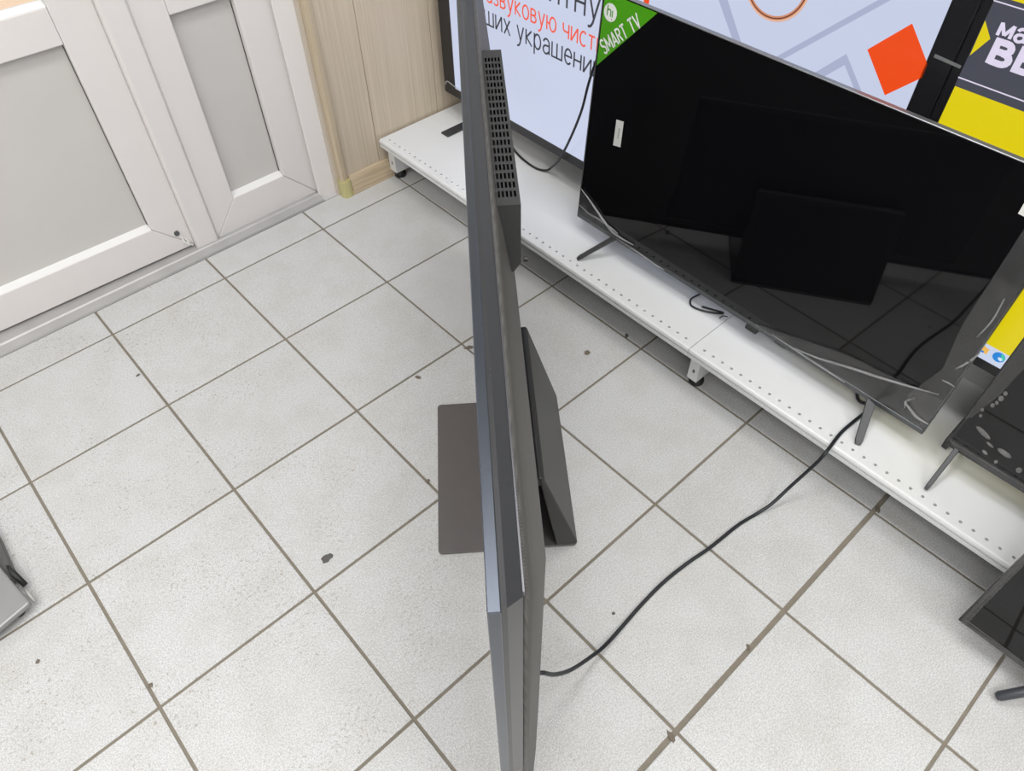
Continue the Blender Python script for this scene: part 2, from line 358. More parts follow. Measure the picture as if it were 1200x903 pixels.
# ---- doors (white plastic profile frames with infill below and glass above)
glass = mat('door_glass', (0.95, 0.97, 0.97), 0.0)
MATS['door_glass'].node_tree.nodes['Principled BSDF'].inputs['Transmission Weight'].default_value = 1
def framed_leaf(name, label, x0, x1, yf, z0, z1, stile, rail_b, mid0, mid1, depth=0.06, panel_in=0.022, loc=(0, 0, 0), rotz=0, right_stile=None):
    root = bpy.data.objects.new(name, None); COL.objects.link(root); root.location = loc; root.rotation_euler = (0, 0, rotz)
    tag(root, label, None, kind='structure')
    rs = right_stile or stile
    def bar(pts, nm):
        MB().prism(pts, 'y', yf, yf + depth).bevel(0.0025, 2).build(nm, white_pvc, root)
    g = 0.0005
    # mitred lower corners, as welded plastic profiles are
    bar([(x0, z0), (x0 + stile - g, z0 + rail_b + g), (x0 + stile - g, z1 - .09), (x0, z1)], 'stile')
    bar([(x1, z0), (x1, z1), (x1 - rs + g, z1 - .09), (x1 - rs + g, z0 + rail_b + g)], 'stile')
    bar([(x0 + g * 2, z0), (x1 - g * 2, z0), (x1 - rs, z0 + rail_b), (x0 + stile, z0 + rail_b)], 'bottom_rail')
    bar([(x0 + g * 2, z1), (x0 + stile, z1 - .09), (x1 - rs, z1 - .09), (x1 - g * 2, z1)], 'top_rail')
    MB().box(x0 + stile, x1 - rs, yf + 0.001, yf + depth, mid0, mid1).bevel(0.0025, 2).build('middle_rail', white_pvc, root)
    # sloped glazing beads on the rails
    for za, zb, nm in ((z0 + rail_b, 1, 'glazing_bead'), (mid1, 1, 'glazing_bead')):
        MB().prism([(yf + .002, za), (yf + panel_in, za), (yf + panel_in, za + 0.009), (yf + 0.006, za + .0022)], 'x', x0 + stile, x1 - rs).build(nm, mat('glossy_white_bead', (0.76, 0.76, 0.75), 0.4), root)
    MB().box(x0 + stile - .004, x1 - rs + .004, yf + panel_in, yf + panel_in + 0.016, z0 + rail_b - .004, mid0 + .004).build('infill_panel', door_infill, root)
    MB().box(x0 + stile - .004, x1 - rs + .004, yf + panel_in, yf + panel_in + 0.012, mid1 - .004, z1 - .086).build('glass_pane', glass, root)
    for xs, zs, ze in ((x0 + stile, z0 + rail_b, mid0), (x1 - rs, z0 + rail_b, mid0)):
        MB().box(xs - .0011, xs + .0011, yf + panel_in - .003, yf + panel_in + .001, zs, ze).build('gasket', gasket, root)
    return root
d1 = framed_leaf('door_1', 'white plastic door leaf standing slightly ajar with a scuffed panel', -0.95, 0.0, 0.0, 0.016, 2.1, 0.096, 0.100, 0.640, 0.724, loc=(0.336, 0.181, 0), rotz=math.radians(-1.5))
# lower hinge-side lock: round keeper and its dried sealant
MB().disc((-0.036, -0.005, 0.075), 0.0078, 0.0055, 12, 'y').build('lock_pin', mat('dull_steel', (0.14, 0.15, 0.15), 0.4, 0.7), d1)
sl = MB()
for k in range(7):
    x = -0.03 + k * 0.003; sl.tube(smooth_path([(x, -.001, 0.062 - k * .004), (x + random.uniform(-.006, .006), -.003, 0.05 - k * .004), (x + random.uniform(-.004, .008), -.001, 0.034 - k * .003)], 3), 0.0022, 5)
sl.build('sealant_smear', mat('smeared_sealant', (0.80, 0.80, 0.78), 0.25), d1)
d2 = framed_leaf('door_2', 'white plastic side sash with a narrow grey-white infill panel', 0.405, 0.757, YD, 0.006, 2.1, 0.085, 0.104, 0.636, 0.72, right_stile=0.099)
ms = MB().prism([(0.336, YD + .03), (0.336, YD - .004), (0.340, YD - .010), (0.398, YD - .010), (0.4045, YD - .001), (0.4045, YD + .03)], 'z', 0.006, 2.1)
ms.bevel(0.002, 2, 50).build('meeting_stile', white_pvc, d2)
d3 = framed_leaf('door_3', 'white plastic side sash beyond the left door leaf', -1.04, -0.624, YD, 0.006, 2.1, 0.085, 0.104, 0.636, 0.72)
tr3 = MB().prism([(0.7585, 0.235), (0.7585, 0.176), (0.7475, 0.152), (0.7515, 0.1455), (0.802, 0.130), (0.806, 0.132), (0.806, 0.235)], 'z', 0.0, 2.10).box(-1.44, 0.806, YD - .004, 0.235, 2.102, 2.14).build('trim_3', white_pvc)
tag(tr3, 'white door frame jamb and head', kind='structure')
tag(MB().box(-1.44, -1.045, YD - .004, 0.235, 0.0, 2.10).build('wall_back_pier', plaster), kind='structure')
# pavement outside, seen through the glass
pv = tag(MB().box(-3.5, 3, 0.235, 6, -0.10, -0.02).build('ground_outside', mat('warm_paving', srgb(236, 200, 168), 0.8, noise=0.1, nscale=3)), 'warm beige paving outside the door', kind='structure')
for k in range(10):
    for l in range(6):
        MB().box(-1.9 + k * .3 + .004, -1.6 + k * .3 - .004, .3 + l * .3, .592 + l * .3, -.021, -0.012).build('paving_slab', MATS['warm_paving'], pv)

# ================================================================== LAMPS (ceiling LED panels)
LAMPS = []
def ceiling_light(x, y):
    LAMPS.append((x, y)); nm = 'ceiling_panel_%d_offscreen' % len(LAMPS)
    r = thing('ceiling_light', 'square white LED panel lamp recessed in the ceiling', 'ceiling light', (x, y, ZC), group='LED panel lamps in the ceiling')
    MB().box(-.3, .3, -.3, .3, -.018, -.001).build('frame', white_pvc, r)
    MB().box(-.28, .28, -.28, .28, -.0195, -.0181).build('diffuser', mat('led_diffuser', (0.85, 0.84, 0.82), 0.5, noise=0.01), r)
    ld = bpy.data.lights.new(nm, 'AREA'); ld.energy = LAMP_W; ld.shape = 'SQUARE'; ld.size = 0.56; ld.color = (1.0, 0.988, 0.985)
    lo = bpy.data.objects.new(nm, ld); COL.objects.link(lo); lo.parent = r; lo.location = (0, 0, -.025)
for x in (-2.2, -1.0, 0.2):
    for y in (-3.4, -2.15, -0.95): ceiling_light(x, y)
ceiling_light(0.95, -3.4); ceiling_light(0.95, -1.1)

# ================================================================== SHELF UNITS
ZS, XF = 0.140, 0.9665
HOLE = 0.02587
def shelf_unit(ya, yb, label):
    """display shelf running from ya (far end) to yb (near end)"""
    r = thing('display_shelf', label, 'shelf', (XF, (ya + yb) / 2, 0), group='low white metal display shelves')
    L0, L1 = yb - (ya + yb) / 2 + .0007, ya - (ya + yb) / 2 - .0007
    # front lip with rolled nose and price-rail groove (profile x,z), closed body
    prof = [(0.006, ZS), (0.002, ZS - .0015), (0.0, ZS - .006), (0.0, ZS - .0105), (0.006, ZS - .0112), (0.006, ZS - .0145), (0.001, ZS - .0155), (0.001, ZS - .0255), (0.003, ZS - .028), (0.012, ZS - .028), (0.012, ZS - .006)]
    m = MB(); A = [m.bm.verts.new((p[0], L0, p[1])) for p in prof]; B = [m.bm.verts.new((p[0], L1, p[1])) for p in prof]
    for i in range(len(prof) - 1): m.bm.faces.new([A[i], A[i + 1], B[i + 1], B[i]])
    m.build('front_lip', shelf_white, r)
    # top sheet: strip with real punched holes, then the plain sheet
    m = MB(); n = int((L1 - L0 - 0.02) / HOLE); off = (L1 - L0 - n * HOLE) / 2
    xa, xb, hx, hr = 0.006, 0.040, 0.0235, 0.0036
    def quad(x0, x1, y0, y1): m.face([(x0, y0, ZS), (x1, y0, ZS), (x1, y1, ZS), (x0, y1, ZS)])
    quad(xa, xb, L0, L0 + off); quad(xa, xb, L1 - off, L1)
    for k in range(n):
        y0 = L0 + off + k * HOLE; y1 = y0 + HOLE; c = (hx, (y0 + y1) / 2)
        ring = [(c[0] + hr * math.cos(math.radians(22.5 + 45 * q)), c[1] + hr * math.sin(math.radians(22.5 + 45 * q))) for q in range(8)]
        sq = [(xb, (y0 + y1) / 2 + .006), (c[0] + .006, y1), (c[0] - .006, y1), (xa, (y0 + y1) / 2 + .006), (xa, (y0 + y1) / 2 - .006), (c[0] - .006, y0), (c[0] + .006, y0), (xb, (y0 + y1) / 2 - .006)]
        O = [m.bm.verts.new((*p, ZS)) for p in sq]; I = [m.bm.verts.new((*p, ZS)) for p in ring]; D = [m.bm.verts.new((*p, ZS - .008)) for p in ring]
        for q in range(8):
            p = (q + 1) % 8; m.bm.faces.new([O[q], O[p], I[p], I[q]]); m.bm.faces.new([I[q], I[p], D[p], D[q]])
        for cs, a, b in (((xb, y1), 0, 1), ((xa, y1), 2, 3), ((xa, y0), 4, 5), ((xb, y0), 6, 7)):
            m.bm.faces.new([O[a], m.bm.verts.new((*cs, ZS)), O[b]])
    quad(xb, 0.385, L0, L1)
    m.face([(0.012, L0, ZS - .028), (0.385, L0, ZS - .028), (0.385, L1, ZS - .028), (0.012, L1, ZS - .028)])
    for y in (L0, L1): m.face([(0.006, y, ZS), (0.385, y, ZS), (0.385, y, ZS - .028), (0.012, y, ZS - .028), (.003, y, ZS - .028), (.001, y, ZS - .0255), (0.001, y, ZS - .006), (.002, y, ZS - .0015)])
    m.build('shelf_top', shelf_white, r)
    MB().box(0.386, 0.402, L0, L1, 0.02, 1.6).build('back_panel', shelf_white, r)
    return r
def leg(r, y, w=0.034, side=0.03):
    """base bracket: folded sheet leg with slots on a round levelling foot; y in the unit's own coordinates"""
    z0, z1 = 0.026, ZS - .028
    m = MB(); sl = [(0.051, 0.063), (0.089, 0.101)]           # punched slots, real openings in both flanges
    zz = [z0] + [q for p in sl for q in p] + [z1]
    def plate(a0, a1, h0, h1, front):
        aa = [a0, h0, h1, a1]
        for i in range(3):
            for k in range(5):
                if i == 1 and k % 2 == 1: continue
                if front: m.box(0.022, 0.0235, aa[i], aa[i + 1], zz[k], zz[k + 1])
                else: m.box(aa[i], aa[i + 1], y - w / 2, y - w / 2 + .0015, zz[k], zz[k + 1])
    plate(y - w / 2, y + w / 2, y - .003, y + .003, True); plate(0.0235, 0.380, 0.056, 0.064, False)
    bmesh.ops.remove_doubles(m.bm, verts=m.bm.verts, dist=1e-6)
    lg = m.build('leg', shelf_white, r)
    MB().tube([(0.047, y, .012), (0.047, y, .03)], 0.005).build('bolt', mat('zinc_bolt', (.5, .5, .5), .35, .9), lg)
    rings = []
    for zz, rr in ((0.0003, .0165), (0.003, .019), (0.012, .019), (0.019, .0155), (0.023, .009)):
        rings.append([(0.047 + rr * math.cos(2 * math.pi * k / 18), y + rr * math.sin(2 * math.pi * k / 18), zz) for k in range(18)])
    MB().loft(rings).build('foot', black_rubber, lg, True)
YA, YB, YC = 0.092, -1.1530, -2.398
u1 = shelf_unit(YA, YB, 'white metal display shelf by the beige wall, under two televisions')
leg(u1, YA - (YA + YB) / 2 - 0.024)
u2 = shelf_unit(YB, YC, 'white metal display shelf under the televisions, second from the beige wall')
leg(u2, YB - (YC + YB) / 2 - 0.0145, 0.028); leg(u2, YC - (YC + YB) / 2 + 0.024)

# ================================================================== TELEVISIONS ON THE SHELVES
def mesh_obj(name, me, m, parent, mtx=None):
    o = bpy.data.objects.new(name, me); me.materials.clear(); me.materials.append(m); COL.objects.link(o)
    o.parent = parent
    if mtx: o.matrix_local = mtx
    return o
class TV:
    """local frame of a television: x to the viewer's right, y into the screen, z up; origin on the support"""
    def __init__(s, name, label, pos, W, H, z0, tilt=0, yaw=0, bez=(.008, .008, .014, .006), thick=0.012, body=0.055, frame=None, edge=None, screen=None, group=None, glossbez=None):
        s.root = thing(name, label, 'television', pos, (math.radians(-tilt), 0, math.radians(-90 + yaw)), group)
        s.M = Matrix.Translation(pos) @ Euler(s.root.rotation_euler).to_matrix().to_4x4(); s.Mi = s.M.inverted()
        s.n = s.M.to_3x3() @ Vector((0, -1, 0)); s.W, s.H, s.z0 = W, H, z0
        l, r, b, t = bez; frame = frame or frame_metal; edge = edge or frame
        x0, x1, z1 = -W / 2, W / 2, z0 + H
        for nm, pts, mm in (('side_bezel', [(x0, z0), (x0 + l, z0 + b), (x0 + l, z1 - t), (x0, z1)], frame), ('side_bezel', [(x1, z0), (x1, z1), (x1 - r, z1 - t), (x1 - r, z0 + b)], frame),
                        ('bottom_bezel', [(x0, z0), (x1, z0), (x1 - r, z0 + b), (x0 + l, z0 + b)], frame), ('top_bezel', [(x0, z1), (x0 + l, z1 - t), (x1 - r, z1 - t), (x1, z1)], edge)):
            MB().prism(pts, 'y', -.001, thick).bevel(0.0008, 1, 60).build(nm, mm, s.root)
        s.sx0, s.sx1, s.sz0, s.sz1 = x0 + l, x1 - r, z0 + b, z1 - t
        MB().box(s.sx0, s.sx1, 0.0, thick - .001, s.sz0, s.sz1).build('screen', screen or screen_glass, s.root)
        i = 0.02; k = 0.13 * W
        rg = [[(x0 + i, thick, z0 + i * .4), (x1 - i, thick, z0 + i * .4), (x1 - i, thick, z1 - i), (x0 + i, thick, z1 - i)],
              [(x0 + i + .01, thick + .012, z0 + i * .6), (x1 - i - .01, thick + .012, z0 + i * .6), (x1 - i - .01, thick + .012, z1 - i - .01), (x0 + i + .01, thick + .012, z1 - i - .01)],
              [(x0 + k, thick + .02, z0 + .02), (x1 - k, thick + .02, z0 + .02), (x1 - k, thick + .02, z0 + H * .62), (x0 + k, thick + .02, z0 + H * .62)],
              [(x0 + k + .02, body, z0 + .03), (x1 - k - .02, body, z0 + .03), (x1 - k - .02, body, z0 + H * .56), (x0 + k + .02, body, z0 + H * .56)]]
        MB().loft(rg).build('back_cover', black_plastic, s.root)
    def px(s, u, v, off=0.0):
        """pixel -> local (x, z) on the screen face (off metres in front of it)"""
        q = s.M @ Vector((0, -off, 0)); P = s.Mi @ on_plane(u, v, q, s.n); return P.x, P.z
    def lw(s, p): return s.Mi @ Vector(p)
    def poly(s, name, pix, m, off, parent=None, th=0.0004):
        pts = [s.px(u, v, off) for u, v in pix]
        return MB().prism(pts, 'y', -off - th, -off).build(name, m, parent or s.root)
    def blade(s, name, root_w, tip_w, wr, wt, th, m):
        """flat foot blade from a world point under the panel to a world point on the support"""
        a, b = s.lw(root_w), s.lw(tip_w); d = (b - a).normalized(); side = Vector((d.y, -d.x, 0)).normalized() if abs(d.z) < .99 else Vector((1, 0, 0))
        up = side.cross(d)
        if up.z < 0: up = -up
        m_ = MB(); rings = []
        for p, ww, k in ((a, wr, 1), (a.lerp(b, .9), wt, 1), (b, wt * .7, .8)):
            rings.append([p + side * ww / 2, p - side * ww / 2, p - side * ww / 2 + up * th * k, p + side * ww / 2 + up * th * k])
        return m_.loft(rings).bevel(.0012, 1).build(name, m, s.root)
    def text(s, txt, i0, i1, pL, pR, m, off, w=.15, gap=.26, ky=1.0):
        """lettering on the screen: characters i0..i1 of txt span from pixel pL to pixel pR along the baseline"""
        a = Vector(s.px(*pL, off)); b = Vector(s.px(*pR, off)); lay = layout(txt, gap)
        xa, xb = lay[i0][0] - w / 2, lay[i1 - 1][1] + w / 2; k = (b.x - a.x) / (xb - xa); zb = (a.y + b.y) / 2
        letters(txt, lambda x, y: (a.x + (x - xa) * k, -off, zb + y * k * ky), m, s.root, w, gap)

def film_sheet(tv, name, lower, upper, m, nu=60, nv=6, amp=0.004, lift=0.003, parent=None, seed=0):
    """crumpled sheet between two pixel polylines on the television's face"""
    rnd = random.Random(seed)
    def poly(pl, t):
        P = [Vector(tv.px(*p, .003)) for p in pl]; L = [0]
        for a, b in zip(P, P[1:]): L.append(L[-1] + (b - a).length)
        d = t * L[-1]
        for i in range(len(P) - 1):
            if d <= L[i + 1] + 1e-9: return P[i].lerp(P[i + 1], (d - L[i]) / max(1e-9, L[i + 1] - L[i]))
        return P[-1]
    ph = [rnd.uniform(0, 6.3) for _ in range(8)]
    def y(s, v):
        a = 0
        for q, (fu, fv) in enumerate(((9, 2), (17, -3), (31, 5), (53, 2), (71, -7))): a += math.sin(fu * s * 2.2 + fv * v * 2 + ph[q]) / (1 + q * .6)
        return -lift - amp * (0.5 + 0.28 * a) * (0.25 + 0.75 * math.sin(math.pi * min(1, v * .75 + .1)))
    m_ = MB(); R = []
    for i in range(nu + 1):
        a, b = poly(lower, i / nu), poly(upper, i / nu); row = []
        for j in range(nv + 1):
            p = a.lerp(b, j / nv); row.append((p.x, min(-.0012, y(i / nu, j / nv)), p.y))
        R.append(row)
    m_.loft(R, cap=False, closed=False)
    return m_.build(name, m, parent or tv.root, True)
def fold(tv, name, pix, r, m, parent=None, off=.004):
    P = []
    for u, v in pix:
        x, z = tv.px(u, v, off); P.append((x, -off, z))
    P = smooth_path(P, 5); n = len(P)
    return MB().tube(P, [r * (.35 + .65 * math.sin(math.pi * (i + .5) / n)) for i in range(n)], 6).build(name, m, parent or tv.root, True)

# ---- A: black 43 inch set in front, with the green corner sticker
A = TV('television', 'black television with green corner sticker and torn clear film, switched off', (1.0800, -1.1575, ZS), 0.988, 0.570, 0.0535, tilt=3.5, yaw=-0.5, bez=(.003, .003, .012, .0025), thick=.012, frame=frame_metal, edge=silver_metal)
g1 = mat('green_sticker', srgb(76, 160, 20), 0.35, noise=0.03)
x0, z1 = A.sx0 + .003, A.sz1 - .002
tri_r = A.px(769.5, 20, .0006); tri_b = A.px(696.8, 75.5, .0006)
st = MB().prism([(x0, z1), (x0, tri_b[1]), (tri_r[0], z1)], 'y', -.0008, -.0002).build('corner_sticker', g1, A.root); st['label'] = 'green triangular corner sticker with white lettering'
wht = mat('white_print', (0.85, 0.87, 0.84), 0.4)
cpx = A.px(715.3, 14.8, .0012); MB().disc((cpx[0], -.0014, cpx[1]), 0.0185, 0.0004, 28, 'y').build('logo_disc', wht, st)
gp = mat('green_print', srgb(70, 150, 22), 0.4)
k = .0215
letters('h!', lambda x, y: (cpx[0] + (x - .38) * k, -.0017, cpx[1] + (y - .36) * k), gp, st, .13, .16)
pa, pb = Vector(A.px(709, 63.5, .0012)), Vector(A.px(752, 31.5, .0012)); dv = (pb - pa).normalized(); nv = Vector((-dv.y, dv.x)); k = (pb - pa).length / layout('SMART TV', .2)[-1][1]
letters('SMART TV', lambda x, y: (pa.x + dv.x * x * k + nv.x * y * k * 1.25, -.0013, pa.y + dv.y * x * k + nv.y * y * k * 1.25), wht, st, .15, .2)
bs = A.poly('barcode_sticker', [(722.5, 140), (731, 142.5), (727, 172.5), (718.5, 170)], mat('white_paper', (0.72, 0.73, 0.70), 0.6, noise=.03), .0003)
bx, bz = A.px(725, 156, .0008); bm_ = MB()
for kk in range(11): bm_.box(bx - .0028, bx + .0022 + .001 * (kk % 2), -.0009, -.0007, bz - .013 + kk * .0024, bz - .013 + kk * .0024 + (.0007 if kk % 3 else .0013))
bm_.build('barcode', mat('grey_print', (.25, .25, .25), .6), bs)
A.poly('paper_label', [(1193, 250), (1200, 238), (1216, 246), (1209, 258)], MATS['white_paper'], .0003)
foot_m = mat('dark_metal_foot', (0.055, 0.057, 0.06), 0.4, 0.3, noise=0.1)
for tip, rt in (((676.5, 304), (718, 281)), ((1004.5, 521), (1014, 474))):
    t_ = on_z(*tip, ZS + .001); r_ = on_z(*rt, ZS + .058); r_.x = 1.088
    A.blade('foot', r_, t_, .020, .016, .0045, foot_m)
    back = Vector((2 * r_.x - t_.x + .015, t_.y, ZS + .001)); A.blade('foot', r_ + Vector((.004, 0, 0)), back, .020, .016, .0045, foot_m)
sx, sz = A.px(879, 389, 0); MB().box(sx - .015, sx + .015, -.003, .012, A.z0 - .013, A.z0 - .0003).bevel(.001, 1).build('sensor_tab', gasket, A.root)
# torn protective film along the bottom and the right side
film_sheet(A, 'protective_film', [(677, 251), (700, 268), (718, 281), (745, 297)], [(682, 224), (704, 255), (722, 276), (746, 291)], clear_film, 24, 6, .005, seed=3)
film_sheet(A, 'protective_film', [(885, 382), (940, 416), (1000, 452), (1081, 502)], [(886, 379), (935, 396), (985, 412), (1108, 470)], clear_film, 40, 6, .005, seed=4)
film_sheet(A, 'protective_film', [(1082, 503), (1130, 440), (1160, 394), (1200, 332), (1240, 272)], [(1064, 462), (1105, 432), (1128, 380), (1168, 318), (1208, 256)], clear_film, 40, 6, .004, seed=5)
fold(A, 'film_fold', [(681, 221), (692, 236), (705, 255), (716, 270), (728, 279), (742, 287)], .0032, film_fold)
fold(A, 'film_fold', [(679, 240), (690, 250), (702, 257), (716, 267), (724, 274)], .0026, film_fold)
fold(A, 'film_fold', [(722, 279), (745, 294), (768, 310), (778, 316)], .0022, film_fold)
fold(A, 'film_fold', [(930, 408), (960, 420), (1000, 432), (1030, 442), (1064, 452), (1100, 462)], .0028, film_fold)
fold(A, 'film_fold', [(1060, 470), (1067, 480), (1075, 489), (1088, 497)], .0030, film_fold)
fold(A, 'film_fold', [(1060, 478), (1062, 470), (1072, 466)], .0022, film_fold)
fold(A, 'film_fold', [(1104, 445), (1112, 449), (1119, 453)], .0014, film_fold)
fold(A, 'film_fold', [(1145, 395), (1163, 375), (1177, 350)], .0016, film_fold)
fold(A, 'film_fold', [(1120, 432), (1135, 424), (1148, 414)], .0024, film_fold)
fold(A, 'film_fold', [(905, 392), (935, 412), (965, 432), (990, 448)], .0016, film_fold)

# ---- B: filmed set to the right on the shelf
B = TV('television', 'black television in bubbly protective film beside the green-stickered one', (1.080, -2.180, ZS), 0.970, 0.560, 0.062, tilt=2.0, bez=(.006, .006, .016, .004), thick=.010, frame=mat('black_gloss_frame', (0.02, 0.02, 0.022), 0.22))
film_sheet(B, 'protective_film', [(1118, 524), (1200, 577), (1300, 640)], [(1112, 512), (1200, 566), (1300, 626)], clear_film, 30, 4, .003, seed=8)
film_sheet(B, 'protective_film', [(1131, 490), (1160, 452), (1200, 398)], [(1140, 488), (1172, 462), (1206, 425)], clear_film, 24, 5, .006, seed=9)
bub = film_material('film_bubble', 0.22, (0.6, 0.6, 0.6), 0.3, 0.4)
for (u, v, a, b, r) in ((1152, 507, 9, 8, -30), (1177, 531, 9, 5.5, -25), (1154, 530, 3.5, 3, -20), (1160, 521, 4.5, 3.5, -30), (1194, 551, 4, 3.5, 0), (1167, 541, 2.5, 2, 0), (1173, 467, 3.5, 3.5, 0), (1163, 475, 2.8, 2.8, 0), (1178, 461, 2.8, 2.8, 0), (1151, 480, 2.2, 2.2, 0), (1149, 487, 2, 2, 0), (1168, 472, 2.5, 2.5, 0)):
    c, s_ = math.cos(math.radians(r)), math.sin(math.radians(r))
    rg = []
    for kk, h in ((1, .0005), (.8, .0018), (.4, .0026)):
        ring = []
        for q in range(12):
            t = 2 * math.pi * q / 12; dx, dy = a * kk * math.cos(t), b * kk * math.sin(t)
            X, Z = B.px(u + dx * c - dy * s_, v - dx * s_ * -1 * -1 + dy * c, .001); ring.append((X, -h, Z))
        rg.append(ring)
    MB().loft(rg).build('film_bubble', bub, B.root, True)
t_ = on_z(1084.5, 573.5, ZS + .001); r_ = on_z(1119, 529, ZS + .063); r_.x = 1.086
B.blade('foot', r_, t_, .010, .009, .009, foot_m); B.blade('foot', r_ + Vector((.004, 0, 0)), Vector((1.17, t_.y, ZS + .001)), .010, .009, .009, foot_m)
B.blade('foot', Vector((1.086, -2.62, r_.z)), Vector((t_.x, -2.635, ZS + .001)), .010, .009, .009, foot_m)

# ---- C: large lit set showing the white advertisement
white_scr = lit('screen_white', srgb(202, 210, 234), 0.95)
C_ = TV('television', 'large television at the back of the shelf playing a white advertisement with orange square', (1.220, -0.651, ZS), 1.422, 0.815, 0.082, bez=(.054, .042, .028, .04), thick=.02, body=.085, frame=mat('black_gloss_bezel', (0.012, 0.012, 0.014), 0.28), screen=white_scr)
dk = lit('screen_dark_text', srgb(58, 60, 70), 0.9); orr = lit('screen_orange', srgb(236, 74, 14), 1.0); ortx = lit('screen_orange_text', srgb(236, 92, 70), 1.0)
lil = lit('screen_lilac_line', srgb(172, 180, 208), 0.95)
C_.poly('orange_square', [(1016.5, 58), (1069, 27.5), (1087, 75), (1080.5, 91), (1037, 111.5)], orr, .0006)
C_.poly('lilac_line', [(838, -12), (849, -12), (871, 57), (861, 53)], lil, .0006)
C_.poly('lilac_line', [(913, 72), (1055, -6), (1040, -6), (905, 69)], lil, .0006)
C_.poly('lilac_line', [(950, 88), (992, 63), (1012, 113), (1003, 109), (990, 76), (960, 93)], lil, .0006)
cx, cz = C_.px(911, -22, .001)
ex = abs(C_.px(947, 0, .001)[0] - C_.px(876, 0, .001)[0]) / 2
rr = .066
for nm, rad, wd, mm in (('gold_ring', rr, .0105, lit('screen_gold', srgb(206, 140, 108), 1.0)), ('ring_shade', rr - .001, .0022, lit('screen_gold_dark', srgb(96, 52, 34), 1.0)), ('ring_gleam', rr + .0035, .0018, lit('screen_gold_light', srgb(236, 200, 178), 1.0))):
    m_ = MB(); o_ = []; i_ = []
    for q in range(48):
        a = 2 * math.pi * q / 48; o_.append((cx + (rad + wd / 2) * math.cos(a), cz + (rad + wd / 2) * math.sin(a))); i_.append((cx + (rad - wd / 2) * math.cos(a), cz + (rad - wd / 2) * math.sin(a)))
    yy = -.0010 if nm == 'gold_ring' else -.0013
    for q in range(48):
        p = (q + 1) % 48; m_.face([(o_[q][0], yy, o_[q][1]), (o_[p][0], yy, o_[p][1]), (i_[p][0], yy, i_[p][1]), (i_[q][0], yy, i_[q][1])])
    m_.build(nm, mm, C_.root)
C_.text('магнитную', 4, 7, (643, 2), (686, 17.5), dk, .0008, .12)
C_.text('ультразвуковую чистку', 5, 19, (570, 3), (697, 58.5), ortx, .0008, .14)
C_.text('ваших украшений', 2, 13, (567.5, 28.5), (681, 82), dk, .0008, .13)
C_.text('И', 0, 1, (735.5, -1), (760, 8), orr, .0008, .24)
C_.poly('clear_tape', [(1096, 63), (1127, 77), (1125, 80.5), (1094, 67)], mat('grey_tape', (0.16, 0.17, 0.17), 0.4), .0014)
fold(C_, 'film_corner', [(523, 99), (522, 96.5), (525, 95.5), (532, 101), (540, 106.5)], .0022, film_fold)
# flat feet
for ycen in (-0.034, -1.29):
    f_ = MB().prism([(-.017, 0.0), (.017, 0.0), (.017, .005), (-.017, .005)], 'y', -.088, .09).bevel(.001, 1).build('foot', foot_m, C_.root)
    f_.location = (-(ycen + .651), 0, .0006)
    MB().prism([(-.008, .004), (.008, .004), (.008, .10), (-.008, .10)], 'y', .004, .018).build('foot_riser', foot_m, f_)

# ---- D: lit set beside it showing a yellow desktop
yel = lit('screen_yellow', srgb(222, 203, 8), 1.0)
D = TV('television', 'television at the back of the shelf showing a yellow desktop picture', (1.222, -1.984, ZS), 1.240, 0.730, 0.152, bez=(.016, .016, .022, .016), thick=.02, body=.08, frame=MATS['black_gloss_bezel'], screen=yel)
gry = lit('screen_dark_grey', srgb(72, 74, 86), 0.9); wtx = lit('screen_white_text', srgb(226, 218, 240), 0.95)
def lvl(u, v): return D.px(u, v, .0006)[1]
xl = D.sx0 - .001; xrr = D.sx1 - .0005
zt, zb = lvl(1172, -4), lvl(1112, 98)
def strip(nm, z0, z1, mm, off, x0=None, x1=None): return MB().box(x0 if x0 is not None else xl, x1 if x1 is not None else xrr, -off - .0003, -off, z0, z1).build(nm, mm, D.root)
strip('dark_banner', zb, zt, gry, .0004)
strip('white_rule', lvl(1125, 91.8), lvl(1125, 90.2), wtx, .0008); strip('white_rule', lvl(1166, 1.6), lvl(1166, 0), wtx, .0008)
D.poly('yellow_arrow', [(1136.5, 65), (1154.5, 24), (1160.5, 45.5)], yel, .0008)
D.text('ма', 0, 1, (1166, 41.5), (1185, 45.5), wtx, .0009, .23, .30, .82)
D.text('ВЫ', 0, 1, (1153, 75), (1181.5, 80), wtx, .0009, .25, .34, .92)
tb0, tb1 = D.sz0 + .0003, lvl(1157, 403)
strip('taskbar', tb0, tb1, lit('screen_taskbar', srgb(206, 216, 238), 0.95), .0005)
ix, iz = D.px(1170.5, 418.5, .001); R_ = .0115
ic = MB().disc((ix, -.0013, iz), R_, .0004, 24, 'y').build('browser_icon', lit('screen_icon_blue', srgb(20, 130, 214), 1.0), D.root)
MB().prism([(ix + R_ * .95 * math.cos(a), iz + R_ * .95 * math.sin(a)) for a in [math.radians(d) for d in (-15, 10, 35, 60, 85)]] + [(ix + R_ * .2, iz + R_ * .45), (ix + R_ * .45, iz + .1 * R_)], 'y', -.0018, -.0014).build('icon_swirl', lit('screen_icon_teal', srgb(60, 196, 170), 1.0), ic)
MB().prism([(ix - R_ * .1, iz), (ix + R_ * .35, iz + R_ * .15), (ix + R_ * .75, iz - R_ * .15), (ix + R_ * .55, iz - R_ * .55), (ix + R_ * .1, iz - R_ * .45)], 'y', -.0018, -.0014).build('icon_swirl', lit('screen_icon_white', srgb(206, 226, 240), 1.0), ic)
fx, fz = D.px(1154.5, 410, .001)
